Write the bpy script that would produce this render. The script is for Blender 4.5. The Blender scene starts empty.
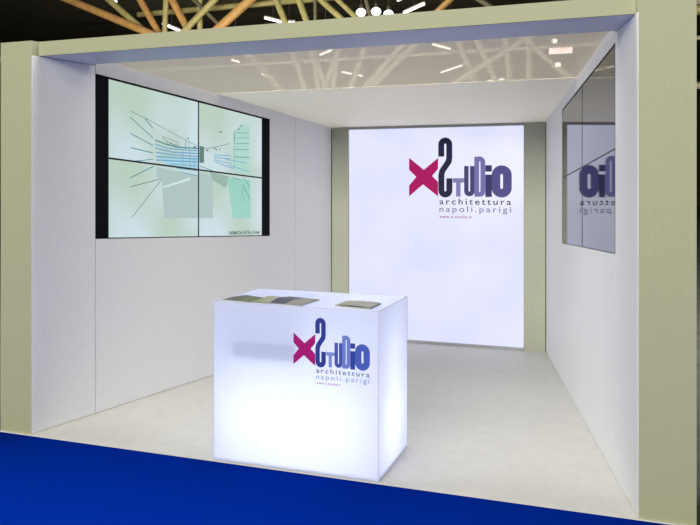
import bpy, bmesh, math, random
from mathutils import Vector, Matrix
random.seed(4)
sc = bpy.context.scene
col = sc.collection

# ---------------------------------------------------------------- camera, world, lights, exposure
cd = bpy.data.cameras.new('camera'); cam = bpy.data.objects.new('camera', cd); col.objects.link(cam)
cam.location = (3.8767, -4.2481, 1.76)
cam.rotation_euler = (math.radians(90), 0, 0.3392)
cd.sensor_width = 36; cd.lens = 38.64; cd.shift_y = -0.11124
cd.clip_end = 200
sc.camera = cam
sc.view_settings.view_transform = 'Standard'; sc.view_settings.look = 'None'
sc.view_settings.gamma = 1; sc.view_settings.use_curve_mapping = False
sc.view_settings.exposure = 0.0
w = bpy.data.worlds.new('world'); sc.world = w; w.use_nodes = True
w.node_tree.nodes['Background'].inputs[0].default_value = (0.02, 0.018, 0.012, 1)
w.node_tree.nodes['Background'].inputs[1].default_value = 1.0
def area(name, loc, tgt, sx, sy, power, color):
    l = bpy.data.lights.new(name, 'AREA'); l.shape = 'RECTANGLE'; l.size = sx; l.size_y = sy
    l.energy = power; l.color = color
    o = bpy.data.objects.new(name, l); col.objects.link(o); o.location = loc
    o.rotation_euler = (Vector(tgt)-Vector(loc)).to_track_quat('-Z', 'Y').to_euler()
    return o
area('hall_lamp_front', (-1.0, -7.0, 7.6), (2, 0, 1.5), 5, 3, 220, (1.0, .98, .72))
area('hall_lamp_front_right', (6.5, -7.5, 7.6), (2.5, 0, 1.5), 4, 3, 150, (1.0, .98, .72))
area('hall_lamp_above', (1.5, 2.5, 7.9), (1.5, 2.5, 0), 5, 5, 1700, (1.0, .98, .90))
area('rear_truss_fill', (-5, 20.5, 3.4), (-5, 26, 7.4), 18, 2, 900, (1.0, .95, .8))  # added fill light from below, brightens the rear truss behind the mesh
area('interior_fill_far', (1.5, -19, 6.5), (2, 2, 1.2), 9, 4, 3700, (1.0, .98, .84))  # added frontal fill from behind the camera, lifts the booth interior
area('near_truss_fill', (-5, 9.5, 3.6), (-5, 15, 7.6), 8, 2, 330, (1.0, .95, .75))  # added fill light from below for the near truss struts

# ---------------------------------------------------------------- helpers
def tag(o, label=None, cat=None, group=None, kind=None):
    if label: o['label'] = label
    if cat: o['category'] = cat
    if group: o['group'] = group
    if kind: o['kind'] = kind
    return o
def empty(name, loc, rz=0, **k):
    o = bpy.data.objects.new(name, None); col.objects.link(o); o.location = loc; o.rotation_euler = (0, 0, rz)
    o.empty_display_size = .1
    bpy.context.view_layer.update()
    return tag(o, **k)
def link(name, bm, mats, parent=None, smooth=False):
    """vertices are given in world space; stored relative to the parent"""
    bmesh.ops.recalc_face_normals(bm, faces=bm.faces[:]) if bm.faces and not getattr(link, 'keep', False) else None
    me = bpy.data.meshes.new(name)
    o = bpy.data.objects.new(name, me); col.objects.link(o)
    if parent:
        root = parent; chain = []
        o.parent = parent
        m = parent.matrix_basis.copy(); p = parent.parent
        while p: m = p.matrix_basis @ m; p = p.parent
        bm.transform(m.inverted())
    else:
        # origin at base centre
        xs = [v.co.x for v in bm.verts]; ys = [v.co.y for v in bm.verts]; zs = [v.co.z for v in bm.verts]
        c = Vector(((min(xs)+max(xs))/2, (min(ys)+max(ys))/2, min(zs)))
        bmesh.ops.translate(bm, verts=bm.verts[:], vec=-c); o.location = c
    bm.to_mesh(me); bm.free()
    for m_ in (mats if isinstance(mats, (list, tuple)) else [mats]): me.materials.append(m_)
    if smooth:
        for p in me.polygons: p.use_smooth = True
    return o
def hexa(bm, lo, hi, mi=0):
    """closed prism between two same-length rings of points"""
    a = [bm.verts.new(p) for p in lo]; b = [bm.verts.new(p) for p in hi]; n = len(a); fs = []
    fs.append(bm.faces.new(a[::-1])); fs.append(bm.faces.new(b))
    for i in range(n): fs.append(bm.faces.new((a[i], a[(i+1) % n], b[(i+1) % n], b[i])))
    for f in fs: f.material_index = mi
    return fs
def box(bm, x0, x1, y0, y1, z0, z1, mi=0):
    return hexa(bm, [(x0,y0,z0),(x1,y0,z0),(x1,y1,z0),(x0,y1,z0)], [(x0,y0,z1),(x1,y0,z1),(x1,y1,z1),(x0,y1,z1)], mi)
def offs(bm, ring, v, mi=0):
    v = Vector(v); return hexa(bm, [Vector(p) for p in ring], [Vector(p)+v for p in ring], mi)
def tube(bm, a, b, r, n=10, mi=0):
    a = Vector(a); b = Vector(b); d = (b-a).normalized()
    u = d.orthogonal().normalized(); v = d.cross(u)
    ring = [u*math.cos(2*math.pi*i/n)*r+v*math.sin(2*math.pi*i/n)*r for i in range(n)]
    return hexa(bm, [a+q for q in ring], [b+q for q in ring], mi)
def B(): return bmesh.new()
def bevel(o, w=.003, seg=2):
    m = o.modifiers.new('bevel', 'BEVEL'); m.width = w; m.segments = seg; m.limit_method = 'ANGLE'; m.angle_limit = math.radians(40)
    return o

# ---------------------------------------------------------------- materials
def mat(name, color, rough=.6, noise=0, nscale=30, color2=None, spec=.5, metal=0, bump=0, alpha=None):
    m = bpy.data.materials.new(name); m.use_nodes = True; nt = m.node_tree; b = nt.nodes['Principled BSDF']
    b.inputs['Base Color'].default_value = (*color, 1); b.inputs['Roughness'].default_value = rough
    b.inputs['Specular IOR Level'].default_value = spec; b.inputs['Metallic'].default_value = metal
    tc = nt.nodes.new('ShaderNodeTexCoord')
    nz = nt.nodes.new('ShaderNodeTexNoise'); nz.inputs['Scale'].default_value = nscale; nz.inputs['Detail'].default_value = 6
    nt.links.new(tc.outputs['Object'], nz.inputs['Vector'])
    cr = nt.nodes.new('ShaderNodeValToRGB')
    c2 = color2 or tuple(c*(1-noise) for c in color)
    cr.color_ramp.elements[0].position = .35; cr.color_ramp.elements[1].position = .65
    cr.color_ramp.elements[0].color = (*c2, 1); cr.color_ramp.elements[1].color = (*color, 1)
    nt.links.new(nz.outputs['Fac'], cr.inputs['Fac']); nt.links.new(cr.outputs['Color'], b.inputs['Base Color'])
    if bump:
        bp = nt.nodes.new('ShaderNodeBump'); bp.inputs['Strength'].default_value = bump; bp.inputs['Distance'].default_value = .002
        nt.links.new(nz.outputs['Fac'], bp.inputs['Height']); nt.links.new(bp.outputs['Normal'], b.inputs['Normal'])
    return m
def glow(name, color, strength, color2=None, nscale=1.2):
    m = bpy.data.materials.new(name); m.use_nodes = True; nt = m.node_tree; b = nt.nodes['Principled BSDF']
    b.inputs['Base Color'].default_value = (.02, .02, .02, 1); b.inputs['Roughness'].default_value = .25
    b.inputs['Emission Color'].default_value = (*color, 1); b.inputs['Emission Strength'].default_value = strength
    if color2:
        tc = nt.nodes.new('ShaderNodeTexCoord'); nz = nt.nodes.new('ShaderNodeTexNoise'); nz.inputs['Scale'].default_value = nscale
        nz.inputs['Detail'].default_value = 1
        nt.links.new(tc.outputs['Object'], nz.inputs['Vector'])
        cr = nt.nodes.new('ShaderNodeValToRGB'); cr.color_ramp.elements[0].position = .38; cr.color_ramp.elements[1].position = .62
        cr.color_ramp.elements[0].color = (*color, 1); cr.color_ramp.elements[1].color = (*color2, 1)
        nt.links.new(nz.outputs['Fac'], cr.inputs['Fac']); nt.links.new(cr.outputs['Color'], b.inputs['Emission Color'])
    return m
def s2l(r, g, b): return tuple(((c/255)/12.92 if c < 10.3 else ((c/255+.055)/1.055)**2.4) for c in (r, g, b))

M = {}
M['wall'] = mat('wall_panel', (.80, .805, .84), .55, .06, 60, bump=.05)
M['frame'] = mat('frame_laminate', (.345, .35, .235), .6, .07, 90, bump=.06)
M['frame_back'] = mat('jamb_laminate', (.39, .40, .325), .6, .08, 45)
M['floor'] = mat('booth_floor_vinyl', (.62, .61, .61), .5, .06, 14, spec=.3)
M['edge'] = mat('edge_strip', (.72, .70, .66), .5, .05)
M['rail'] = mat('aluminium_rail', (.36, .37, .40), .45, .1, metal=.3)
M['black'] = mat('black_filler', (.003, .003, .006), .7, .2, 20, spec=.1)
M['bezel'] = mat('display_bezel', (.006, .007, .008), .4, .2)
M['glass'] = mat('switched_off_glass', (.012, .013, .012), .03, .1, 3, spec=1.0)
M['glass'].node_tree.nodes['Principled BSDF'].inputs['IOR'].default_value = 1.95
M['hall_dark'] = mat('dark_hall_cladding', (.05, .042, .022), .9, .4, 2)
M['hall_floor'] = mat('hall_concrete', (.10, .10, .10), .7, .3, 3)
M['orange'] = mat('varnished_timber_orange', (.62, .34, .12), .5, .25, 8)
M['green'] = mat('varnished_timber_olive', (.46, .40, .17), .5, .25, 8)
M['dull'] = mat('dull_steel', (.16, .14, .09), .6, .2, 8)
M['pale'] = mat('pale_timber', (.62, .58, .46), .5, .15, 8)
M['housing'] = mat('lamp_housing', (.35, .35, .33), .5, .1)
M['lamp'] = glow('lamp_glow', (1, .95, .80), 4)
M['lampw'] = glow('bay_glow', (1, 1, 1), 2)
M['signlit'] = glow('sign_glow', (1, .86, .78), 4, (1, .5, .38), 2.2)
M['panel'] = glow('lit_panel_face', s2l(219, 222, 250), 1.0, s2l(226, 229, 252), 1.5)

# blue carpet
M['carpet'] = mat('blue_carpet', (.0005, .019, .27), .95, .0, 220, (.0003, .013, .19), spec=.0, bump=.6)

# stretched see-through mesh of the front ceiling
m = bpy.data.materials.new('stretched_mesh'); m.use_nodes = True; nt = m.node_tree; nt.nodes.clear()
out = nt.nodes.new('ShaderNodeOutputMaterial'); mix = nt.nodes.new('ShaderNodeMixShader'); tr = nt.nodes.new('ShaderNodeBsdfTransparent')
df = nt.nodes.new('ShaderNodeBsdfDiffuse'); tl = nt.nodes.new('ShaderNodeBsdfTranslucent'); mx2 = nt.nodes.new('ShaderNodeMixShader')
tc = nt.nodes.new('ShaderNodeTexCoord'); nz = nt.nodes.new('ShaderNodeTexNoise'); nz.inputs['Scale'].default_value = 90; nz.inputs['Detail'].default_value = 4
cr = nt.nodes.new('ShaderNodeValToRGB'); cr.color_ramp.elements[0].color = (.66, .62, .54, 1); cr.color_ramp.elements[1].color = (.74, .72, .64, 1)
nt.links.new(tc.outputs['Object'], nz.inputs['Vector']); nt.links.new(nz.outputs['Fac'], cr.inputs['Fac'])
nt.links.new(cr.outputs['Color'], df.inputs['Color']); tl.inputs['Color'].default_value = (.80, .68, .46, 1)
mx2.inputs[0].default_value = .06; nt.links.new(df.outputs[0], mx2.inputs[1]); nt.links.new(tl.outputs[0], mx2.inputs[2])
mix.inputs[0].default_value = .83
nt.links.new(tr.outputs[0], mix.inputs[1]); nt.links.new(mx2.outputs[0], mix.inputs[2]); nt.links.new(mix.outputs[0], out.inputs[0])
M['mesh'] = m
M['ceil'] = mat('ceiling_panel', (.92, .88, .78), .6, .06, 40)
nt = M['ceil'].node_tree; tl = nt.nodes.new('ShaderNodeBsdfTranslucent'); tl.inputs[0].default_value = (.85, .78, .62, 1)
mx = nt.nodes.new('ShaderNodeMixShader'); mx.inputs[0].default_value = .032
nt.links.new(nt.nodes['Principled BSDF'].outputs[0], mx.inputs[1]); nt.links.new(tl.outputs[0], mx.inputs[2])
nt.links.new(mx.outputs[0], nt.nodes['Material Output'].inputs[0])

# opal acrylic: outer skin diffuses, inner skin is clear
def opal(name, emit, color):
    m = bpy.data.materials.new(name); m.use_nodes = True; nt = m.node_tree; nt.nodes.clear()
    out = nt.nodes.new('ShaderNodeOutputMaterial')
    tl = nt.nodes.new('ShaderNodeBsdfTranslucent'); tl.inputs[0].default_value = (.8, .82, .92, 1)
    gl = nt.nodes.new('ShaderNodeBsdfPrincipled'); gl.inputs['Base Color'].default_value = (.40, .42, .52, 1); gl.inputs['Roughness'].default_value = .25
    gl.inputs['Emission Color'].default_value = (*color, 1); gl.inputs['Emission Strength'].default_value = emit
    mix = nt.nodes.new('ShaderNodeMixShader'); mix.inputs[0].default_value = .5
    nt.links.new(tl.outputs[0], mix.inputs[1]); nt.links.new(gl.outputs[0], mix.inputs[2]); nt.links.new(mix.outputs[0], out.inputs[0])
    return m
M['opal'] = opal('opal_acrylic', .44, (.66, .70, 1.0))
m = bpy.data.materials.new('clear_inner_skin'); m.use_nodes = True; nt = m.node_tree; nt.nodes.clear()
out = nt.nodes.new('ShaderNodeOutputMaterial'); tr = nt.nodes.new('ShaderNodeBsdfTransparent'); nt.links.new(tr.outputs[0], out.inputs[0])
M['clear'] = m
M['joint'] = mat('acrylic_joint', (.58, .58, .74), .4, .1)
M['shelf'] = mat('inner_shelf', (.45, .5, .65), .6, .1)
# ---------------------------------------------------------------- traced outlines, metres
CROSS = [(0.0002, 0.4393), (0.1694, 0.3043), (0.3296, 0.4353), (0.3296, 0.3143), (0.2622, 0.2353), (0.3296, 0.169), (0.3296, 0.0104), (0.1592, 0.1425), (0.0002, 0.0087), (0.0002, 0.1292), (0.0828, 0.227), (0.0002, 0.3054)]
T_BAR = [(0.4933, 0.2103), (0.6166, 0.21), (0.6166, 0.1621), (0.4933, 0.1622)]
T_STEM = [(0.5298, 0.1622), (0.5793, 0.1621), (0.5793, 0.0096), (0.5298, 0.0093)]
I_DOT = [(0.8488, 0.3494), (0.9184, 0.3488), (0.9184, 0.28), (0.8488, 0.2804)]
I_STEM = [(0.8488, 0.2481), (0.9184, 0.2478), (0.9184, 0.0071), (0.8488, 0.0067)]
S_LINE = [(0.3654, 0.4481), (0.3654, 0.5646), (0.3654, 0.5811), (0.3688, 0.5979), (0.3785, 0.612), (0.393, 0.6212), (0.4101, 0.6242), (0.4271, 0.6205), (0.4415, 0.6108), (0.4512, 0.5964), (0.4545, 0.5795), (0.4545, 0.4317), (0.4479, 0.3934), (0.3766, 0.2898), (0.3666, 0.2458), (0.3666, 0.092), (0.3666, 0.0755), (0.37, 0.0587), (0.3796, 0.0444), (0.3941, 0.035), (0.4112, 0.0317), (0.4282, 0.0351), (0.4426, 0.0447), (0.4523, 0.0589), (0.4557, 0.0757), (0.4557, 0.2093)]
U_LINE = [(0.6429, 0.3425), (0.6429, 0.0816), (0.6429, 0.0708), (0.6454, 0.0583), (0.6525, 0.0477), (0.6631, 0.0407), (0.6756, 0.0383), (0.6881, 0.0408), (0.6987, 0.0479), (0.7058, 0.0585), (0.7083, 0.0709), (0.7072, 0.342)]
D_LINE = [(0.756, 0.0354), (0.756, 0.4173), (0.7917, 0.419), (0.801, 0.4131), (0.8094, 0.4088), (0.8161, 0.402), (0.8204, 0.3935), (0.8219, 0.3842), (0.8219, 0.0821), (0.8204, 0.0565), (0.8161, 0.0481), (0.8094, 0.0414), (0.801, 0.0371), (0.7917, 0.0355), (0.756, 0.0354)]
O_LINE = [(0.9622, 0.1897), (0.9622, 0.2433), (0.9651, 0.2612), (0.9737, 0.2773), (0.9871, 0.29), (1.004, 0.2981), (1.0227, 0.3008), (1.0413, 0.2979), (1.0581, 0.2896), (1.0714, 0.2767), (1.08, 0.2606), (1.0829, 0.2428), (1.0829, 0.104), (1.08, 0.0869), (1.0714, 0.0714), (1.0581, 0.059), (1.0413, 0.0511), (1.0227, 0.0483), (1.004, 0.0509), (0.9871, 0.0588), (0.9737, 0.0711), (0.9651, 0.0866), (0.9622, 0.1038), (0.9622, 0.1897)]
LINES = [('line', 0.005, [[0.905, 2.355], [1.068, 2.311], [1.452, 2.184], [1.706, 2.103]]), ('teal', 0.01, [[1.068, 2.307], [1.157, 2.23]]), ('teal', 0.009, [[0.905, 2.307], [1.157, 2.15]]), ('teal', 0.009, [[0.91, 2.174], [1.157, 2.088]]), ('teal', 0.01, [[0.91, 2.06], [1.157, 2.025]]), ('teal', 0.008, [[0.905, 1.947], [1.157, 1.972]]), ('teal', 0.009, [[1.165, 1.914], [0.905, 1.814]]), ('line', 0.007, [[1.249, 1.81], [0.905, 1.741]]), ('line', 0.006, [[1.249, 1.799], [0.926, 1.493]]), ('teal', 0.014, [[1.18, 2.135], [1.296, 2.107], [1.452, 2.086], [1.706, 2.085]]), ('blue', 0.012, [[1.18, 2.101], [1.331, 2.07], [1.706, 2.063]]), ('blue', 0.014, [[1.18, 2.068], [1.379, 2.041], [1.706, 2.04]]), ('blue', 0.013, [[1.191, 2.031], [1.416, 2.017], [1.706, 2.013]]), ('blue', 0.014, [[1.191, 1.997], [1.416, 1.994], [1.706, 1.991]]), ('blue', 0.012, [[1.191, 1.967], [1.706, 1.964]]), ('blue', 0.008, [[1.355, 1.937], [1.706, 1.928]]), ('blue', 0.008, [[1.428, 1.904], [1.706, 1.883]]), ('blue', 0.008, [[1.477, 1.87], [1.706, 1.838]]), ('line', 0.005, [[1.267, 2.169], [1.459, 2.127], [1.461, 2.084], [1.284, 2.144], [1.267, 2.169]]), ('line', 0.006, [[1.308, 2.133], [1.343, 2.1], [1.367, 2.123], [1.404, 2.09], [1.428, 2.117], [1.452, 2.088]]), ('teal', 0.01, [[1.546, 2.145], [1.546, 2.074]]), ('teal', 0.006, [[1.59, 2.147], [1.59, 2.049]]), ('blue', 0.009, [[1.514, 2.073], [1.514, 1.932]]), ('blue', 0.008, [[1.603, 2.068], [1.603, 1.908]]), ('blue', 0.008, [[1.654, 2.087], [1.654, 1.891]]), ('line', 0.012, [[1.565, 2.169], [1.59, 2.168]]), ('line', 0.016, [[1.648, 2.098], [1.68, 2.092]]), ('line', 0.006, [[1.786, 2.086], [1.867, 2.095], [1.95, 2.109], [2.034, 2.127], [2.15, 2.151]]), ('line', 0.012, [[1.992, 2.254], [2.034, 2.253]]), ('line', 0.014, [[2.306, 2.333], [2.329, 2.325]]), ('line', 0.014, [[2.279, 2.299], [2.292, 2.288]]), ('line', 0.012, [[1.813, 2.071], [1.846, 2.075]]), ('line', 0.012, [[1.929, 2.099], [1.964, 2.082]]), ('line', 0.01, [[1.992, 2.088], [2.013, 2.093]]), ('line', 0.008, [[2.223, 2.255], [2.208, 2.149]]), ('line', 0.006, [[2.223, 2.255], [2.299, 2.318]]), ('blue', 0.009, [[1.936, 2.034], [2.164, 2.037]]), ('blue', 0.01, [[1.936, 2.011], [2.164, 2.004]]), ('blue', 0.009, [[1.936, 1.988], [2.179, 1.957]]), ('blue', 0.01, [[1.95, 1.97], [2.194, 1.914]]), ('blue', 0.008, [[1.936, 2.053], [1.936, 1.96]]), ('blue', 0.008, [[2.12, 1.946], [2.437, 1.889]]), ('blue', 0.008, [[2.091, 1.997], [2.39, 1.972]]), ('teal', 0.006, [[2.253, 2.257], [2.437, 2.268]]), ('teal', 0.006, [[2.238, 2.208], [2.437, 2.219]]), ('teal', 0.006, [[2.223, 2.154], [2.437, 2.165]]), ('teal', 0.007, [[2.208, 2.096], [2.437, 2.106]]), ('teal', 0.009, [[2.208, 2.025], [2.437, 2.027]]), ('teal', 0.006, [[2.208, 2.273], [2.208, 1.919]]), ('teal', 0.008, [[2.344, 1.834], [2.453, 1.737]]), ('teal', 0.008, [[2.344, 1.756], [2.453, 1.613]]), ('teal', 0.006, [[2.352, 1.747], [2.329, 1.65], [2.375, 1.6]]), ('teal', 0.007, [[2.179, 1.828], [2.314, 1.805]]), ('teal', 0.008, [[1.733, 1.928], [1.894, 1.89]])]
POLYS = [('grey1', [[1.203, 1.909], [1.272, 1.897], [1.713, 1.847], [1.713, 1.457], [1.29, 1.473], [1.255, 1.804], [1.191, 1.824]]), ('grey1', [[1.713, 1.867], [1.908, 1.84], [1.908, 1.449], [1.713, 1.457]]), ('grey2', [[1.867, 1.876], [2.142, 1.837], [2.091, 1.728], [1.901, 1.803]]), ('green1', [[2.208, 2.273], [2.268, 2.277], [2.329, 2.349], [2.445, 2.347], [2.453, 1.855], [2.194, 1.885]]), ('green2', [[2.106, 1.832], [2.453, 1.806], [2.469, 1.428], [2.194, 1.438]]), ('grey3', [[1.726, 2.109], [1.786, 2.106], [1.786, 1.957], [1.726, 1.96]]), ('white', [[1.272, 1.73], [1.272, 1.744], [1.603, 1.823], [1.603, 1.801]]), ('blue1', [[1.191, 1.984], [1.706, 2.0], [1.706, 1.91], [1.355, 1.92]])]
CAPTION = [[2.135, 1.298], [2.605, 1.287]]
TRUSS_A = [('o', 0.085, -7.73, 5.7, -14.13, 8.4), ('g', 0.07, -8.24, 5.7, -11.55, 8.4), ('o', 0.075, -8.13, 5.7, -9.83, 8.4), ('g', 0.06, -8.05, 5.7, -7.94, 8.4), ('o', 0.08, -7.13, 5.7, -8.72, 8.4), ('g', 0.06, -7.03, 5.7, -7.03, 8.4), ('g', 0.07, -7.8, 5.7, -4.55, 8.4), ('o', 0.095, -6.87, 5.7, -3.17, 8.4), ('g', 0.065, -4.26, 5.7, -5.43, 8.4), ('g', 0.065, -3.6, 5.7, -4.65, 8.4), ('d', 0.035, -3.53, 5.7, -3.53, 8.4), ('g', 0.06, -2.43, 5.7, -5.37, 8.4), ('g', 0.05, -2.02, 5.7, -4.81, 8.4), ('d', 0.04, -1.93, 5.7, -2.62, 8.4), ('o', 0.06, -0.0, 6.31, -0.3, 6.06), ('d', 0.05, 0.74, 6.25, 0.98, 6.08), ('d', 0.04, -5.91, 5.7, -8.74, 8.4)]
TRUSS_B = [(0.1, -9.49, 5.5, -12.44, 8.4), (0.1, -8.72, 5.5, -9.78, 8.4), (0.1, -8.22, 5.5, -8.64, 8.4), (0.1, -7.62, 5.5, -8.93, 8.4), (0.1, -8.14, 5.5, -6.98, 8.4), (0.1, -7.67, 5.5, -7.3, 8.4), (0.1, -6.88, 5.5, -5.8, 8.4), (0.1, -6.53, 5.5, -3.67, 8.4), (0.1, -6.28, 5.5, -3.09, 8.4), (0.1, -1.3, 5.5, -2.42, 8.4), (0.1, -0.02, 5.5, -0.3, 8.4), (0.1, 2.68, 5.5, -0.44, 8.4), (0.1, -2.96, 5.5, 2.13, 8.4), (0.1, -0.42, 5.5, -1.74, 8.4), (0.1, 0.68, 5.5, 0.68, 8.4)]
TUBES = [[-11.623, 19.247, 7.6, -11.719, 20.532, 7.6], [-7.693, 19.59, 7.6, -7.436, 20.368, 7.6], [-7.389, 20.437, 7.6, -7.002, 20.627, 7.6], [-2.896, 20.469, 7.6, -1.949, 19.453, 7.6], [-10.889, 15.338, 7.6, -11.132, 15.861, 7.6], [-11.311, 23.887, 7.0, -11.277, 24.446, 7.0], [-11.894, 27.921, 7.0, -12.326, 29.932, 7.0], [-14.124, 33.985, 7.0, -13.988, 34.759, 7.0], [-7.371, 23.986, 7.0, -6.589, 23.181, 7.0], [-8.104, 28.588, 7.0, -7.635, 30.118, 7.0], [-2.544, 23.276, 7.0, -2.137, 24.408, 7.0], [-3.794, 30.274, 7.0, -2.472, 28.552, 7.0], [-2.182, 33.896, 7.0, -1.319, 33.438, 7.0], [-1.933, 16.312, 7.0, -1.765, 16.129, 7.0]]
BAYS = [[-3.835, 18.671, 7.3], [-3.337, 18.698, 7.3], [-3.06, 19.17, 7.3]]
SIGN = [[1.927, 20.0, 6.052], [1.927, 20.0, 5.912], [2.618, 20.0, 5.84], [1.987, 20.0, 6.361], [2.138, 20.0, 6.258], [2.033, 20.0, 5.749], [2.199, 20.0, 5.553]]
B1 = [[1.451, 0.19], [1.601, 0.13], [1.609, 0.378], [1.478, 0.411]]
B2 = [[1.668, 0.198], [1.842, 0.149], [1.778, 0.399], [1.629, 0.43]]
B3 = [[1.791, 0.197], [2.007, 0.122], [2.011, 0.434], [1.762, 0.452]]
B4 = [[2.216, 0.175], [2.459, 0.139], [2.465, 0.347], [2.224, 0.358]]
# ---------------------------------------------------------------- hall shell
W = 3.990; D = 3.873
L0 = Vector((0, 0, 0)); L1 = Vector((.7805, D, 0)); R0 = Vector((W, 0, 0)); R1 = Vector((3.1932, D, 0))
dL = (L1-L0).normalized(); dR = (R1-R0).normalized()
nL = Vector((-dL.y, dL.x, 0))      # outward of the left wall
nR = Vector((dR.y, -dR.x, 0))      # outward of the right wall
def ceil_z(y): return 2.74-.095*(y-.5)

bm = B(); box(bm, -60, 45, -25, 60, -.10, -.03); tag(link('floor', bm, M['hall_floor']), kind='structure')
bm = B(); box(bm, -60, 45, 60, 60.3, -.03, 10.2); tag(link('wall_far', bm, M['hall_dark']), kind='structure')
bm = B(); box(bm, -60.3, -60, -25, 60, -.03, 10.2); tag(link('wall_hall_left', bm, M['hall_dark']), kind='structure')
bm = B(); box(bm, 45, 45.3, -25, 60, -.03, 10.2); tag(link('wall_hall_right', bm, M['hall_dark']), kind='structure')
bm = B(); box(bm, -60, 45, -25.3, -25, -.03, 10.2); tag(link('wall_hall_front', bm, M['hall_dark']), kind='structure')
bm = B(); box(bm, -60, 45, -25, 60, 10.0, 10.4)
tag(link('ceiling', bm, M['hall_dark']), kind='structure')

# carpet in front of the booth
bm = B(); box(bm, -9, 12, -9, -.012, -.03, -.008)
tag(link('carpet', bm, M['carpet']), 'bright blue exhibition carpet laid in front of the white booth', 'carpet')

# ---------------------------------------------------------------- booth shell
bm = B(); hexa(bm, [(-.28, -.012, -.03), (W+.28, -.012, -.03), (3.32, D+.1, -.03), (.66, D+.1, -.03)],
               [(-.28, -.012, 0), (W+.28, -.012, 0), (3.32, D+.1, 0), (.66, D+.1, 0)])
tag(link('floor', bm, M['floor']), kind='structure')

def wall_piece(bm, o, d, n, s0, s1, z0, z1, t=.07):
    """slab along a side wall; z0, z1 may be functions of s"""
    f0 = z0 if callable(z0) else (lambda s: z0); f1 = z1 if callable(z1) else (lambda s: z1)
    p = [o+d*s0+Vector((0, 0, f0(s0))), o+d*s1+Vector((0, 0, f0(s1))), o+d*s1+Vector((0, 0, f1(s1))), o+d*s0+Vector((0, 0, f1(s0)))]
    offs(bm, p, n*t)
OP0, OP1 = .5585, 2.776
def op_top(s): return 2.6155-.0833*(s-.555)
def op_bot(s): return 1.3425-.0482*(s-.555)
def wtop(d): return lambda s: ceil_z(s*d.y)-.002
GAP = .0022
SEAM = 3.233
for name, o, d, n, seam in (('wall_left', L0, dL, nL, True), ('wall_right', R0, dR, nR, False)):
    bm = B()
    e = SEAM-GAP if seam else (R1-R0).length
    wall_piece(bm, o, d, n, OP0+GAP, OP1, .004, op_bot)
    wall_piece(bm, o, d, n, OP0+GAP, OP1, op_top, wtop(d))
    wall_piece(bm, o, d, n, OP1, e, .004, wtop(d))
    if seam: wall_piece(bm, o, d, n, SEAM+GAP, (L1-L0).length, .004, wtop(d))
    tag(link(name, bm, M['wall']), kind='structure')
    # dark shadow-gap backing just behind the wall panels
    bm = B(); wall_piece(bm, o+n*.075, d, n, OP0, (L1-L0).length, .0, lambda s: ceil_z(s*dL.y)-.01, .01)
    tag(link('trim_1' if seam else 'trim_2', bm, M['rail']), kind='structure')

# back wall: two jambs and a cover behind the lit panel
bm = B()
PX0, PX1 = 1.000, 2.956
zt = ceil_z(D)
box(bm, .79, PX0-.012, D, D+.07, 0, zt-.002); box(bm, PX1+.012, 3.185, D, D+.07, 0, zt-.002)
box(bm, .79, 3.185, D+.075, D+.1, 0, zt-.002)
tag(link('wall_back', bm, M['frame_back']), kind='structure')

# ceiling: front half stretched mesh, rear half closed panel
YM = 1.945
def xl(y): return .7805*y/D
def xr(y): return W-(W-3.1932)*y/D
bm = B()
y0, y1 = .502, YM
hexa(bm, [(xl(y0)-.03, y0, ceil_z(y0)), (xr(y0)+.03, y0, ceil_z(y0)), (xr(y1)+.03, y1, ceil_z(y1)), (xl(y1)-.03, y1, ceil_z(y1))],
     [(xl(y0)-.03, y0, ceil_z(y0)+.004), (xr(y0)+.03, y0, ceil_z(y0)+.004), (xr(y1)+.03, y1, ceil_z(y1)+.004), (xl(y1)-.03, y1, ceil_z(y1)+.004)])
def lower_only(bm, y):
    """the fabric skin is the lower face, the rest of the thin panel is clear"""
    for f in bm.faces:
        c = f.calc_center_median(); f.material_index = 0 if abs(c.z-ceil_z(c.y)) < .0012 and len({round(v.co.y, 4) for v in f.verts}) > 1 and len({round(v.co.x, 3) for v in f.verts}) > 3 else 1
lower_only(bm, y0)
tag(link('ceiling', bm, [M['mesh'], M['clear']]), kind='structure')
bm = B()
y0, y1 = YM+.012, D+.1
hexa(bm, [(xl(y0)-.05, y0, ceil_z(y0)), (xr(y0)+.05, y0, ceil_z(y0)), (xr(y1)+.05, y1, ceil_z(y1)), (xl(y1)-.05, y1, ceil_z(y1))],
     [(xl(y0)-.05, y0, ceil_z(y0)+.008), (xr(y0)+.05, y0, ceil_z(y0)+.008), (xr(y1)+.05, y1, ceil_z(y1)+.03), (xl(y1)-.05, y1, ceil_z(y1)+.03)])
lower_only(bm, y0)
tag(link('ceiling', bm, [M['ceil'], M['clear']]), kind='structure')
bm = B(); box(bm, xl(YM)-.04, xr(YM)+.04, YM, YM+.012, ceil_z(YM)-.003, ceil_z(YM)+.008)
tag(link('trim_3', bm, M['ceil']), kind='structure')

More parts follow.
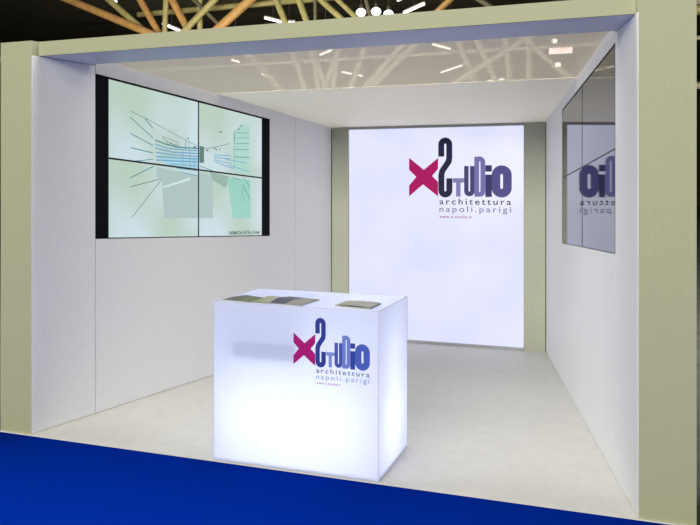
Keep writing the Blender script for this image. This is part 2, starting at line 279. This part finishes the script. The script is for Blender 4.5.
# ---------------------------------------------------------------- portal: two pilasters and the header beam
def pilaster(side):
    if side < 0:
        foot = [(-.2785, 0), (-.004, 0), (.106, .542), (-.2785, .542)]; o, d, n = L0, dL, nL; lab = 'beige-green square pilaster at the left end of the booth front'
    else:
        foot = [(W+.004, 0), (W+.283, 0), (W+.283, .542), (W-.109, .542)]; o, d, n = R0, dR, nR; lab = 'beige-green square pilaster at the right end of the booth front'
    c = ((foot[0][0]+foot[1][0])/2, .27, 0)
    r = empty('pilaster', c, label=lab, cat='pilaster')
    bm = B(); hexa(bm, [(x, y, 0) for x, y in foot], [(x, y, 2.776) for x, y in foot]); link('post', bm, M['frame'], r)
    bm = B(); wall_piece(bm, o, d, n, .001, OP0-.003, .004, 2.672, .0035)
    q = link('lining_panel', bm, M['wall'], r); q['label'] = 'off-white inner lining panel'
    return r
pilaster(-1); pilaster(1)
r = empty('header_beam', (W/2, .28, 2.676), label='long beige-green header beam spanning the booth front above the opening', cat='beam')
bm = B(); box(bm, .001, W-.001, .057, .077, 2.676, 2.776); box(bm, .02, W-.02, .078, .5, 2.69, 2.776); link('board', bm, M['frame'], r)
bm = B(); box(bm, .001, W-.001, .0775, .5, 2.676, 2.6895)
q = link('soffit_panel', bm, mat('soffit_laminate', (.52, .55, .64), .5, .05, 40), r); q['label'] = 'blue-grey underside panel'

# ---------------------------------------------------------------- logo parts
def film(name, c, parent, mode='lit', k=1.0):
    """thin translucent print: backlit, so it lets its own colour through"""
    m = bpy.data.materials.new(name); m.use_nodes = True; b = m.node_tree.nodes['Principled BSDF']
    b.inputs['Base Color'].default_value = (*[x*.1 for x in c], 1); b.inputs['Roughness'].default_value = .4; b.inputs['Specular IOR Level'].default_value = .1
    b.inputs['Emission Color'].default_value = (*c, 1); b.inputs['Emission Strength'].default_value = k
    return m
def ribbon(bm, pts, w, P, t, depth):
    """stroke of constant width along a polyline given in logo units"""
    n = len(pts); closed = (Vector(pts[0])-Vector(pts[-1])).length < .004
    if closed: pts = pts[:-1]; n -= 1
    L = []; R = []
    for i in range(n):
        a = Vector(pts[(i-1) % n]) if (closed or i > 0) else Vector(pts[i]); c = Vector(pts[(i+1) % n]) if (closed or i < n-1) else Vector(pts[i]); p = Vector(pts[i])
        d1 = (p-a); d2 = (c-p)
        d1 = d1.normalized() if d1.length > 1e-6 else d2.normalized(); d2 = d2.normalized() if d2.length > 1e-6 else d1
        tt = (d1+d2).normalized(); nn = Vector((-tt.y, tt.x)); s = 1/max(.72, nn.dot(Vector((-d1.y, d1.x))))
        L.append(p+nn*w/2*s); R.append(p-nn*w/2*s)
    m = n if closed else n-1
    for i in range(m):
        j = (i+1) % n
        q = [L[i], L[j], R[j], R[i]]
        hexa(bm, [P(*v, depth) for v in q], [P(*v, depth+t) for v in q])
def text_bm(s, P, x0, x1, zbase, height, depth, spacing=1.0, t=.0004, bold=.008):
    cu = bpy.data.curves.new('txt', 'FONT'); cu.body = s; cu.size = 1; cu.space_character = spacing; cu.offset = bold
    ob = bpy.data.objects.new('txt', cu); col.objects.link(ob)
    dg = bpy.context.evaluated_depsgraph_get(); dg.update()
    me = bpy.data.meshes.new_from_object(ob.evaluated_get(dg))
    xs = [v.co.x for v in me.vertices]; a, b = min(xs), max(xs)
    bm = B(); bm.from_mesh(me)
    sx = (x1-x0)/(b-a)
    ext = bmesh.ops.extrude_face_region(bm, geom=bm.faces[:])
    top = set(v for v in ext['geom'] if isinstance(v, bmesh.types.BMVert))
    zb = zbase if callable(zbase) else (lambda u: zbase)
    for v in bm.verts:
        x, y = v.co.x, v.co.y
        u = x0+(x-a)*sx
        v.co = P(u, zb(u)+y*height/.73, depth+(t if v in top else 0))
    bpy.data.objects.remove(ob); bpy.data.curves.remove(cu); bpy.data.meshes.remove(me)
    return bm
def logo(parent, P, C, t=.0006):
    """P(u, v, depth) -> world point, u,v in metres of the large wall logo"""
    def part(name, color, build, k=1.0, lab=None):
        bm = B(); build(bm); o = link(name, bm, film('print_'+name, color, parent, k=C['k']), parent)
        if lab: o['label'] = lab
        return o
    def poly(pts, d):
        def f(bm): 
            q = [P(*p, d) for p in pts]; q2 = [P(*p, d+t) for p in pts]; hexa(bm, q, q2)
        return f
    def cross(bm):
        X = CROSS; dd = .0004
        pieces = [[X[0], X[1], X[10], X[11]], [X[1], X[2], X[3], X[4]], [X[1], X[4], X[7], X[10]], [X[4], X[5], X[6], X[7]], [X[10], X[7], X[8], X[9]]]
        for q in pieces: hexa(bm, [P(*p, dd) for p in q], [P(*p, dd+t) for p in q])
    part('letter_x', C['x'], cross, lab='magenta letter X of the logo')
    part('letter_s', C['s'], lambda bm: ribbon(bm, S_LINE, .0665, P, t, .0018), lab='tall mirrored-looking letter S in dark blue')
    def T(bm): poly(T_BAR, .001)(bm); poly(T_STEM, .001)(bm)
    part('letter_t', C['t'], T, lab='pale violet letter T')
    part('letter_u', C['u'], lambda bm: ribbon(bm, U_LINE, .050, P, t, .0012), lab='dark violet letter U')
    part('letter_d', C['d'], lambda bm: ribbon(bm, D_LINE, .052, P, t, .0022), lab='lilac letter D')
    def I(bm): poly(I_DOT, .0014)(bm); poly(I_STEM, .0014)(bm)
    part('letter_i', C['i'], I, lab='dark blue letter I')
    part('letter_o', C['o'], lambda bm: ribbon(bm, O_LINE, .092, P, t, .0004), lab='blue-violet letter O')
    for nm, s, x0, x1, zb, h, c in (('tagline', 'architettura', .345, 1.122, -.076, .068, C['t1']), ('tagline', 'napoli.parigi', .345, 1.122, -.158, .066, C['t2']),
                                   ('web_address', 'www.x-studio.it', .345, .70, -.226, .034, C['t3'])):
        bm = text_bm(s, P, x0, x1, zb, h, .0006, 1.35 if nm == 'tagline' else 1.1)
        link(nm, bm, film('print_'+s, c, parent, k=C['k']), parent)

# ---------------------------------------------------------------- back lit panel with the logo
r = empty('backlit_panel', ((PX0+PX1)/2, D, 0), label='tall glowing white panel with coloured logo in the back wall', cat='lightbox')
bm = B(); box(bm, PX0, PX1, D+.004, D+.06, .03, 2.388); face = link('diffuser', bm, M['panel'], r)
bm = B(); box(bm, PX0-.011, PX1+.011, D-.004, D+.06, 2.389, zt-.004); link('top_rail', bm, M['rail'], r)
bm = B(); box(bm, PX0-.011, PX1+.011, D-.012, D+.06, .001, .029); link('bottom_rail', bm, M['rail'], r)
PB = lambda u, v, d: Vector((1.709+u, D+.004-d, 1.62+v))
logo(face, PB, dict(k=1.0, x=s2l(165, 8, 90), s=s2l(32, 32, 62), t=s2l(125, 122, 172), u=s2l(66, 62, 112), d=s2l(112, 106, 165), i=s2l(52, 50, 98),
                 o=s2l(78, 74, 132), t1=s2l(45, 40, 65), t2=s2l(120, 120, 160), t3=s2l(150, 40, 120)))

# ---------------------------------------------------------------- lit reception counter
cx0, cx1, cy0, cy1, ch = 1.458, 2.560, -.008, .635, 1.010
r = empty('reception_counter', ((cx0+cx1)/2, (cy0+cy1)/2, 0), label='glowing white box counter with logo standing on the booth floor', cat='counter')
T_ = .010
def opal_panel(name, ring_out, nrm):
    """outer skin diffusing, the other faces clear"""
    bm = B(); fs = hexa(bm, [Vector(p)-Vector(nrm)*T_ for p in ring_out], [Vector(p) for p in ring_out])
    bm.normal_update()
    n = Vector(nrm)
    c = sum((Vector(p) for p in ring_out), Vector())/len(ring_out)
    for f in bm.faces:
        f.material_index = 0 if abs((f.calc_center_median()-c).dot(n)) < 1e-4 else 1
    return link(name, bm, [M['opal'], M['clear']], r)
e = .0
front = opal_panel('front_panel', [(cx0, cy0, .004), (cx1, cy0, .004), (cx1, cy0, ch), (cx0, cy0, ch)], (0, -1, 0))
opal_panel('back_panel', [(cx0, cy1, .004), (cx1, cy1, .004), (cx1, cy1, ch), (cx0, cy1, ch)], (0, 1, 0))
opal_panel('side_panel', [(cx0, cy0, .004), (cx0, cy1, .004), (cx0, cy1, ch), (cx0, cy0, ch)], (-1, 0, 0))
opal_panel('side_panel', [(cx1, cy0, .004), (cx1, cy1, .004), (cx1, cy1, ch), (cx1, cy0, ch)], (1, 0, 0))
opal_panel('top_panel', [(cx0, cy0, ch), (cx1, cy0, ch), (cx1, cy1, ch), (cx0, cy1, ch)], (0, 0, 1))
bm = B()
for (x, y) in ((cx1, cy0), (cx0, cy0), (cx1, cy1)): box(bm, x-.002, x+.002, y-.002, y+.002, .004, ch-.002)
box(bm, cx0+.002, cx1-.002, cy0-.001, cy0+.002, ch-.0015, ch+.001); box(bm, cx1-.002, cx1+.001, cy0+.002, cy1-.002, ch-.002, ch+.001)
link('edge_joint', bm, M['joint'], r)
bm = B(); box(bm, cx0+.14, cx1-.52, .022, .42, .64, .78); link('inner_box', bm, M['shelf'], r)
bm = B(); box(bm, cx0+.01, cx1-.01, cy0+.01, cy1-.01, .001, .02); link('base_board', bm, M['wall'], r)
kx = .4375; kz = .456
PC = lambda u, v, d: Vector((2.012+u*kx, cy0-d*.6-.0006, .652+v*kz))
logo(front, PC, dict(k=.85, x=s2l(165, 25, 115), s=s2l(48, 62, 145), t=s2l(122, 142, 212), u=s2l(68, 86, 172), d=s2l(108, 128, 206), i=s2l(52, 68, 158),
                 o=s2l(74, 94, 186), t1=s2l(62, 62, 110), t2=s2l(140, 150, 195), t3=s2l(160, 50, 130)), t=.0004)
def lamp(name, loc, size, power, parent):
    l = bpy.data.lights.new(name, 'POINT'); l.shadow_soft_size = size; l.energy = power; l.color = (.86, .90, 1.0)
    o = bpy.data.objects.new(name, l); col.objects.link(o); o.parent = parent; o.location = Vector(loc)-parent.location
for x in (1.66, 1.99, 2.32): lamp('counter_lamp', (x, .32, .30), .10, 3.1, r)
lamp('counter_lamp', (2.36, .32, .72), .08, .9, r); lamp('counter_lamp', (1.75, .32, .86), .07, .6, r)

# ---------------------------------------------------------------- brochures on the counter
def brochure(ring, z0, label, cols, curl, th=.004):
    c = sum((Vector((*p, 0)) for p in ring), Vector())/4
    r = empty('brochure', (c.x, c.y, z0), label=label, cat='brochure', group='brochures lying on the counter')
    N = 10
    def pt(u, v, z): 
        a = Vector(ring[0]).lerp(Vector(ring[1]), u); b = Vector(ring[3]).lerp(Vector(ring[2]), u); p = a.lerp(b, v)
        return Vector((p.x, p.y, z))
    def sheet(bm, za, zb, hfun, mfun):
        g0 = {}; g1 = {}
        for i in range(N+1):
            for j in range(N+1):
                u, v = i/N, j/N; h = hfun(u, v)
                g0[i, j] = bm.verts.new(pt(u, v, z0+za+h)); g1[i, j] = bm.verts.new(pt(u, v, z0+zb+h))
        for i in range(N):
            for j in range(N):
                bm.faces.new((g0[i, j], g0[i, j+1], g0[i+1, j+1], g0[i+1, j])).material_index = 0
                bm.faces.new((g1[i, j], g1[i+1, j], g1[i+1, j+1], g1[i, j+1])).material_index = mfun((i+.5)/N, (j+.5)/N)
        for i in range(N):
            for j in (0, N): bm.faces.new((g0[i, j], g0[i+1, j], g1[i+1, j], g1[i, j]))
            for j2 in (0, N): bm.faces.new((g0[j2, i], g0[j2, i+1], g1[j2, i+1], g1[j2, i]))
    bm = B(); sheet(bm, .0, th, lambda u, v: 0, lambda u, v: 0); link('pages', bm, M['paper'], r)
    bm = B(); sheet(bm, th+.0006, th+.0014, curl, lambda u, v: 1+int(u*2) % (len(cols)-1) if len(cols) > 1 else 0); link('cover', bm, cols, r)
    return r
M['paper'] = mat('page_paper', (.42, .42, .40), .7, .2)
def pm(n, c, k=.3): return mat(n, c, .35, k, 14)
pb, pg, py, pd, pp, pgy = pm('print_brown', (.12, .07, .04)), pm('print_green', (.14, .17, .06), .5), pm('print_olive', (.42, .44, .20)), pm('print_navy', (.07, .08, .17), .5), pm('print_grey', (.36, .36, .34)), pm('print_pale_grey', (.45, .45, .40), .2)
brochure([(1.480, .065), (1.690, .03), (1.690, .23), (1.535, .295)], ch+.0012, 'brown and green brochure at the left end of the counter top', [M['paper'], pb, pg], lambda u, v: .005*math.sin(v*math.pi)*(1-u*.4))
brochure([(1.697, .035), (1.822, .03), (1.815, .285), (1.694, .30)], ch+.0012, 'pale olive brochure between the brown one and the navy one', [M['paper'], py, pgy], lambda u, v: .004*math.sin(u*math.pi))
brochure([(1.830, .035), (2.050, .012), (2.073, .27), (1.830, .33)], ch+.0012, 'navy and grey brochure with a lifted cover near the counter middle', [M['paper'], pd, pp], lambda u, v: .014*math.sin(min(1, v*1.1)*math.pi)*(1-u)+.001)
brochure([(2.256, .069), (2.492, .03), (2.5, .233), (2.266, .26)], ch+.0012, 'grey brochure lying alone at the right end of the counter', [M['paper'], pgy, pp], lambda u, v: .008*math.sin(u*math.pi*.9), .008)

# ---------------------------------------------------------------- video walls
def PLw(s, z, d=0): p = L0+dL*s-nL*d; return Vector((p.x, p.y, z))
def PRw(s, z, d=0): p = R0+dR*s-nR*d; return Vector((p.x, p.y, z))
SX0, SX1, SXM = .680, 2.648, 1.713
def s_top(s): return op_top(s)-.012
def s_mid(s): return 1.968-.0717*(s-.68)
def s_bot(s): return op_bot(s)+.001
scr = []
scr.append(glow('screen_picture', s2l(180, 203, 187), 1.0, s2l(200, 219, 226), 1.3))
PICT = dict(line=s2l(70, 100, 100), teal=s2l(62, 135, 145), blue=s2l(95, 160, 200), grey1=s2l(170, 192, 190), grey2=s2l(146, 176, 165), grey3=s2l(85, 120, 112),
            green1=s2l(168, 210, 196), green2=s2l(148, 204, 188), white=s2l(205, 228, 226), blue1=s2l(160, 204, 216), cap=s2l(30, 60, 70))
keys = list(PICT); picmats = [scr[0]]+[glow('picture_'+k, PICT[k], 1.0) for k in keys]
def clip(poly, f):
    """Sutherland-Hodgman against f(p) >= 0"""
    out = []
    for i in range(len(poly)):
        a, b = poly[i], poly[(i+1) % len(poly)]; fa, fb = f(a), f(b)
        if fa >= 0: out.append(a)
        if (fa >= 0) != (fb >= 0):
            t = fa/(fa-fb); out.append((a[0]+(b[0]-a[0])*t, a[1]+(b[1]-a[1])*t))
    return out
shapes = [(c, p, .0004+.0001*i) for i, (c, p) in enumerate(POLYS)]
for c, wd, pl in LINES:
    for a, b in zip(pl, pl[1:]):
        a = Vector(a); b = Vector(b); d = (b-a); 
        if d.length < 1e-5: continue
        d.normalize(); q = Vector((-d.y, d.x))*wd*.4
        shapes.append((c, [tuple(a-q), tuple(b-q), tuple(b+q), tuple(a+q)], .0016))
capbm = text_bm('FARMACIA NATALI_A new', lambda u, v, d: Vector((u, v, 0)), 2.135, 2.605, lambda u: 1.285-.03*(u-2.135), .034, 0, 1.0, 0, .02)
for f in capbm.faces:
    shapes.append(('cap', [(v.co.x, v.co.y) for v in f.verts], .0018))
capbm.free()
def display(side, colm, row, label):
    P = PLw if side == 'left' else PRw
    if side == 'left': a, b = ((SX0, SXM-.001), (SXM+.001, SX1))[colm]
    else: a, b = ((.562, 1.731), (1.735, OP1-.006))[colm]
    g = .0012
    top = (lambda s: s_top(s)) if row == 0 else (lambda s: s_mid(s)-g)
    bot = (lambda s: s_mid(s)+g) if row == 0 else (lambda s: s_bot(s)+.002)
    c = P((a+b)/2, bot((a+b)/2), 0)
    r = empty('display', tuple(c), label=label, cat='screen', group='%s video wall displays' % side)
    def ring(i, d): return [P(a+i, bot(a+i)+i, d), P(b-i, bot(b-i)+i, d), P(b-i, top(b-i)-i, d), P(a+i, top(a+i)-i, d)]
    bz = .006 if side == 'left' else .003
    bm = B()
    hexa(bm, ring(0, -.055), ring(0, -.006))
    o_, i_ = ring(0, -.006), ring(bz, -.006); o2, i2 = ring(0, .001), ring(bz, .001)
    for k in range(4):
        j = (k+1) % 4
        hexa(bm, [o_[k], o_[j], i_[j], i_[k]], [o2[k], o2[j], i2[j], i2[k]])
    link('bezel', bm, M['bezel'], r)
    bm = B(); q = ring(bz, -.005); q2 = ring(bz, -.001)
    hexa(bm, q, q2)
    if side == 'left':
        for cname, poly, dd in shapes:
            pl = clip(poly, lambda p: p[0]-(a+bz))
            if len(pl) > 2: pl = clip(pl, lambda p: (b-bz)-p[0])
            if len(pl) > 2: pl = clip(pl, lambda p: top(p[0])-bz-p[1])
            if len(pl) > 2: pl = clip(pl, lambda p: p[1]-bot(p[0])-bz)
            if len(pl) < 3: continue
            try: bm.faces.new([bm.verts.new(P(x, z, -.001+dd)) for x, z in pl]).material_index = 1+keys.index(cname)
            except Exception: pass
        link('screen', bm, picmats, r)
    else:
        link('screen', bm, M['glass'], r)
for ci, cn in enumerate(('front', 'rear')):
    for ri, rn in enumerate(('upper', 'lower')):
        display('left', ci, ri, '%s %s display of the lit drawing video wall on the left wall' % (rn, 'left' if ci == 0 else 'right'))
        display('right', ci, ri, '%s display of the dark video wall on the right wall, %s' % (rn, 'column nearer the opening' if ci == 0 else 'column nearer the back'))
for s0, s1, w_ in ((OP0+GAP, SX0-.001, 'left'), (SX1+.001, OP1-.001, 'right')):
    bm = B()
    q = [PLw(s0, op_bot(s0)+.001, 0), PLw(s1, op_bot(s1)+.001, 0), PLw(s1, op_top(s1)-.001, 0), PLw(s0, op_top(s0)-.001, 0)]
    offs(bm, q, nL*.05)
    tag(link('filler_strip', bm, M['black']), 'tall black filler strip at the %s edge of the lit video wall' % w_, 'panel')
# slim black head strip above each video wall
bm = B(); s0, s1 = SX0, SX1
offs(bm, [PLw(s0, s_top(s0)+.001), PLw(s1, s_top(s1)+.001), PLw(s1, op_top(s1)-.001), PLw(s0, op_top(s0)-.001)], nL*.05)
tag(link('head_strip', bm, M['black']), 'thin black strip along the top edge of the lit video wall', 'panel')
bm = B(); s0, s1 = .562, OP1-.006
offs(bm, [PRw(s0, s_top(s0)+.001), PRw(s1, s_top(s1)+.001), PRw(s1, op_top(s1)-.001), PRw(s0, op_top(s0)-.001)], nR*.05)
tag(link('head_strip', bm, M['black']), 'thin black strip along the top edge of the dark video wall', 'panel')

# ---------------------------------------------------------------- hall roof: trusses, purlins, lamps
CM = {'o': M['orange'], 'g': M['green'], 'd': M['dull']}
TRUSS_A[14] = ('o', .06, -.73, 5.7, 2.51, 8.4); TRUSS_A[15] = ('d', .05, 1.52, 5.7, -2.29, 8.4)
def truss(label, y, members, chords, cm):
    r = empty('roof_truss', (-5, y, 5.7), label=label, cat='truss')
    for x0, x1, z, rad, m in chords:
        bm = B(); tube(bm, (x0, y, z), (x1, y, z), rad, 12); link('chord', bm, m, r, False)
    for i, (c, rad, xa, za, xb, zb) in enumerate(members):
        dy = .10*((i % 3)-1)
        bm = B(); tube(bm, (xa, y+dy, za), (xb, y+dy, zb), rad*1.3, 12); link('strut', bm, cm(c), r)
    return r
extra = []
x = 4.0
while x < 14: extra += [('g', .06, x, 5.7, x+1.5, 8.4), ('o', .07, x+3, 5.7, x+1.5, 8.4)]; x += 3
truss('orange and olive timber roof truss with fanned struts, nearest above the booth', 14, TRUSS_A+extra, [(-16, 16, 5.62, .11, M['green']), (-16, 16, 8.45, .11, M['green'])], lambda c: CM[c])
truss('pale roof truss seen dimly through the mesh ceiling', 26, [('p',)+t for t in TRUSS_B], [(-20, 16, 5.4, .13, M['pale']), (-20, 16, 7.15, .08, M['pale']), (-20, 16, 8.5, .13, M['pale'])], lambda c: M['pale'])
bm = B(); tube(bm, (-9.4, 14.6, 6.78), (8, 14.6, 6.78), .08, 12)
tag(link('roof_purlin', bm, M['green']), 'olive horizontal roof tube running behind the fanned struts', 'beam')
desc = ['small lit tube lamp under the roof at the foot of the leftmost fanned struts', 'lit tube lamp under the roof above the middle left of the header beam', 'short lit tube lamp just right of another one above the header beam',
        'bright slanted tube lamp above the middle right of the header beam', 'lit tube lamp at the top edge beside the thickest left strut',
        'tube lamp glimpsed through the mesh ceiling, nearest its left front corner', 'tube lamp through the mesh ceiling, second from the left', 'tube lamp through the mesh ceiling low by the seam on the left',
        'tube lamp through the mesh ceiling touching the soffit in the middle', 'long faint tube lamp through the middle of the mesh ceiling', 'tube lamp through the mesh ceiling, upper of the two right of the middle',
        'tube lamp through the mesh ceiling, brightest slanted one right of the middle', 'tube lamp through the mesh ceiling, lying at the seam on the right', 'tube lamp peeking over the header beam top at the middle']
for (x0, y0, z0, x1, y1, z1), lb in zip(TUBES, desc):
    a = Vector((x0, y0, z0)); b = Vector((x1, y1, z1)); c = (a+b)/2
    r = empty('tube_lamp', tuple(c), label=lb, cat='lamp', group='tube lamps under the hall roof')
    d = (b-a).normalized(); sd = Vector((-d.y, d.x, 0))*.06
    bm = B(); hexa(bm, [a-sd+Vector((0, 0, .05)), a+sd+Vector((0, 0, .05)), b+sd+Vector((0, 0, .05)), b-sd+Vector((0, 0, .05))],
                   [a-sd*.5+Vector((0, 0, .10)), a+sd*.5+Vector((0, 0, .10)), b+sd*.5+Vector((0, 0, .10)), b-sd*.5+Vector((0, 0, .10))]); hs = link('housing', bm, M['housing'], r)
    bm = B(); tube(bm, a, b, .040, 10); link('tube', bm, M['lamp'], r)
    bm = B(); tube(bm, c+Vector((0, 0, .1)), (c.x, c.y, 10.0), .01, 6); link('hanger', bm, M['dull'], hs)
for (x, y, z), lb in zip(BAYS, ['round white bay lamp, leftmost of three above the header beam', 'round white bay lamp, middle of three above the header beam', 'domed white bay lamp, rightmost of three above the header beam']):
    r = empty('bay_lamp', (x, y, z), label=lb, cat='lamp', group='bay lamps under the hall roof')
    bm = B(); bmesh.ops.create_uvsphere(bm, u_segments=20, v_segments=10, radius=.165)
    bmesh.ops.scale(bm, vec=(1, 1, .8), verts=bm.verts[:]); bmesh.ops.translate(bm, verts=bm.verts[:], vec=(x, y, z)); link('globe', bm, M['lampw'], r, True)
    bm = B(); tube(bm, (x, y, z+.14), (x, y, z+.24), .06, 14); tube(bm, (x, y, z+.24), (x, y, 10.0), .012, 6); link('hanger', bm, M['dull'], r)
sx0, sx1 = 1.92, 2.63
r = empty('lit_sign', ((sx0+sx1)/2, 20, 5.8), label='small lit white and red sign hanging in the hall, seen through the mesh ceiling', cat='sign')
bm = B(); box(bm, sx0, sx1, 20, 20.09, 5.85, 6.03); link('case', bm, M['signlit'], r)
bm = B(); tube(bm, (sx0+.1, 20.04, 6.03), (sx0+.1, 20.04, 10.0), .012, 6); tube(bm, (sx1-.1, 20.04, 6.03), (sx1-.1, 20.04, 10.0), .012, 6); link('hanger', bm, M['dull'], r)
for (x, z, yy), lb in zip(((2.06, 6.31, 20.3), (2.13, 5.65, 20.9)), ('square white spot lamp hanging just above the lit white and red sign', 'square white spot lamp hanging just below the lit white and red sign')):
    r = empty('spot_lamp', (x, yy, z), label=lb, cat='lamp')
    bm = B(); box(bm, x-.08, x+.08, yy, yy+.1, z-.06, z+.06); link('lens', bm, M['lamp'], r)
    bm = B(); box(bm, x-.09, x+.09, yy+.101, yy+.2, z-.07, z+.07); tube(bm, (x, yy+.16, z+.07), (x, yy+.16, 10), .012, 6); link('housing', bm, M['housing'], r)
# slender column far left
bm = B(); tube(bm, (-13.3, 9, -.03), (-13.3, 9, 10), .05, 12)
tag(link('steel_column', bm, mat('column_paint', (.05, .05, .04), .6, .2)), 'slim dark grey column rising behind the left pilaster', 'column')
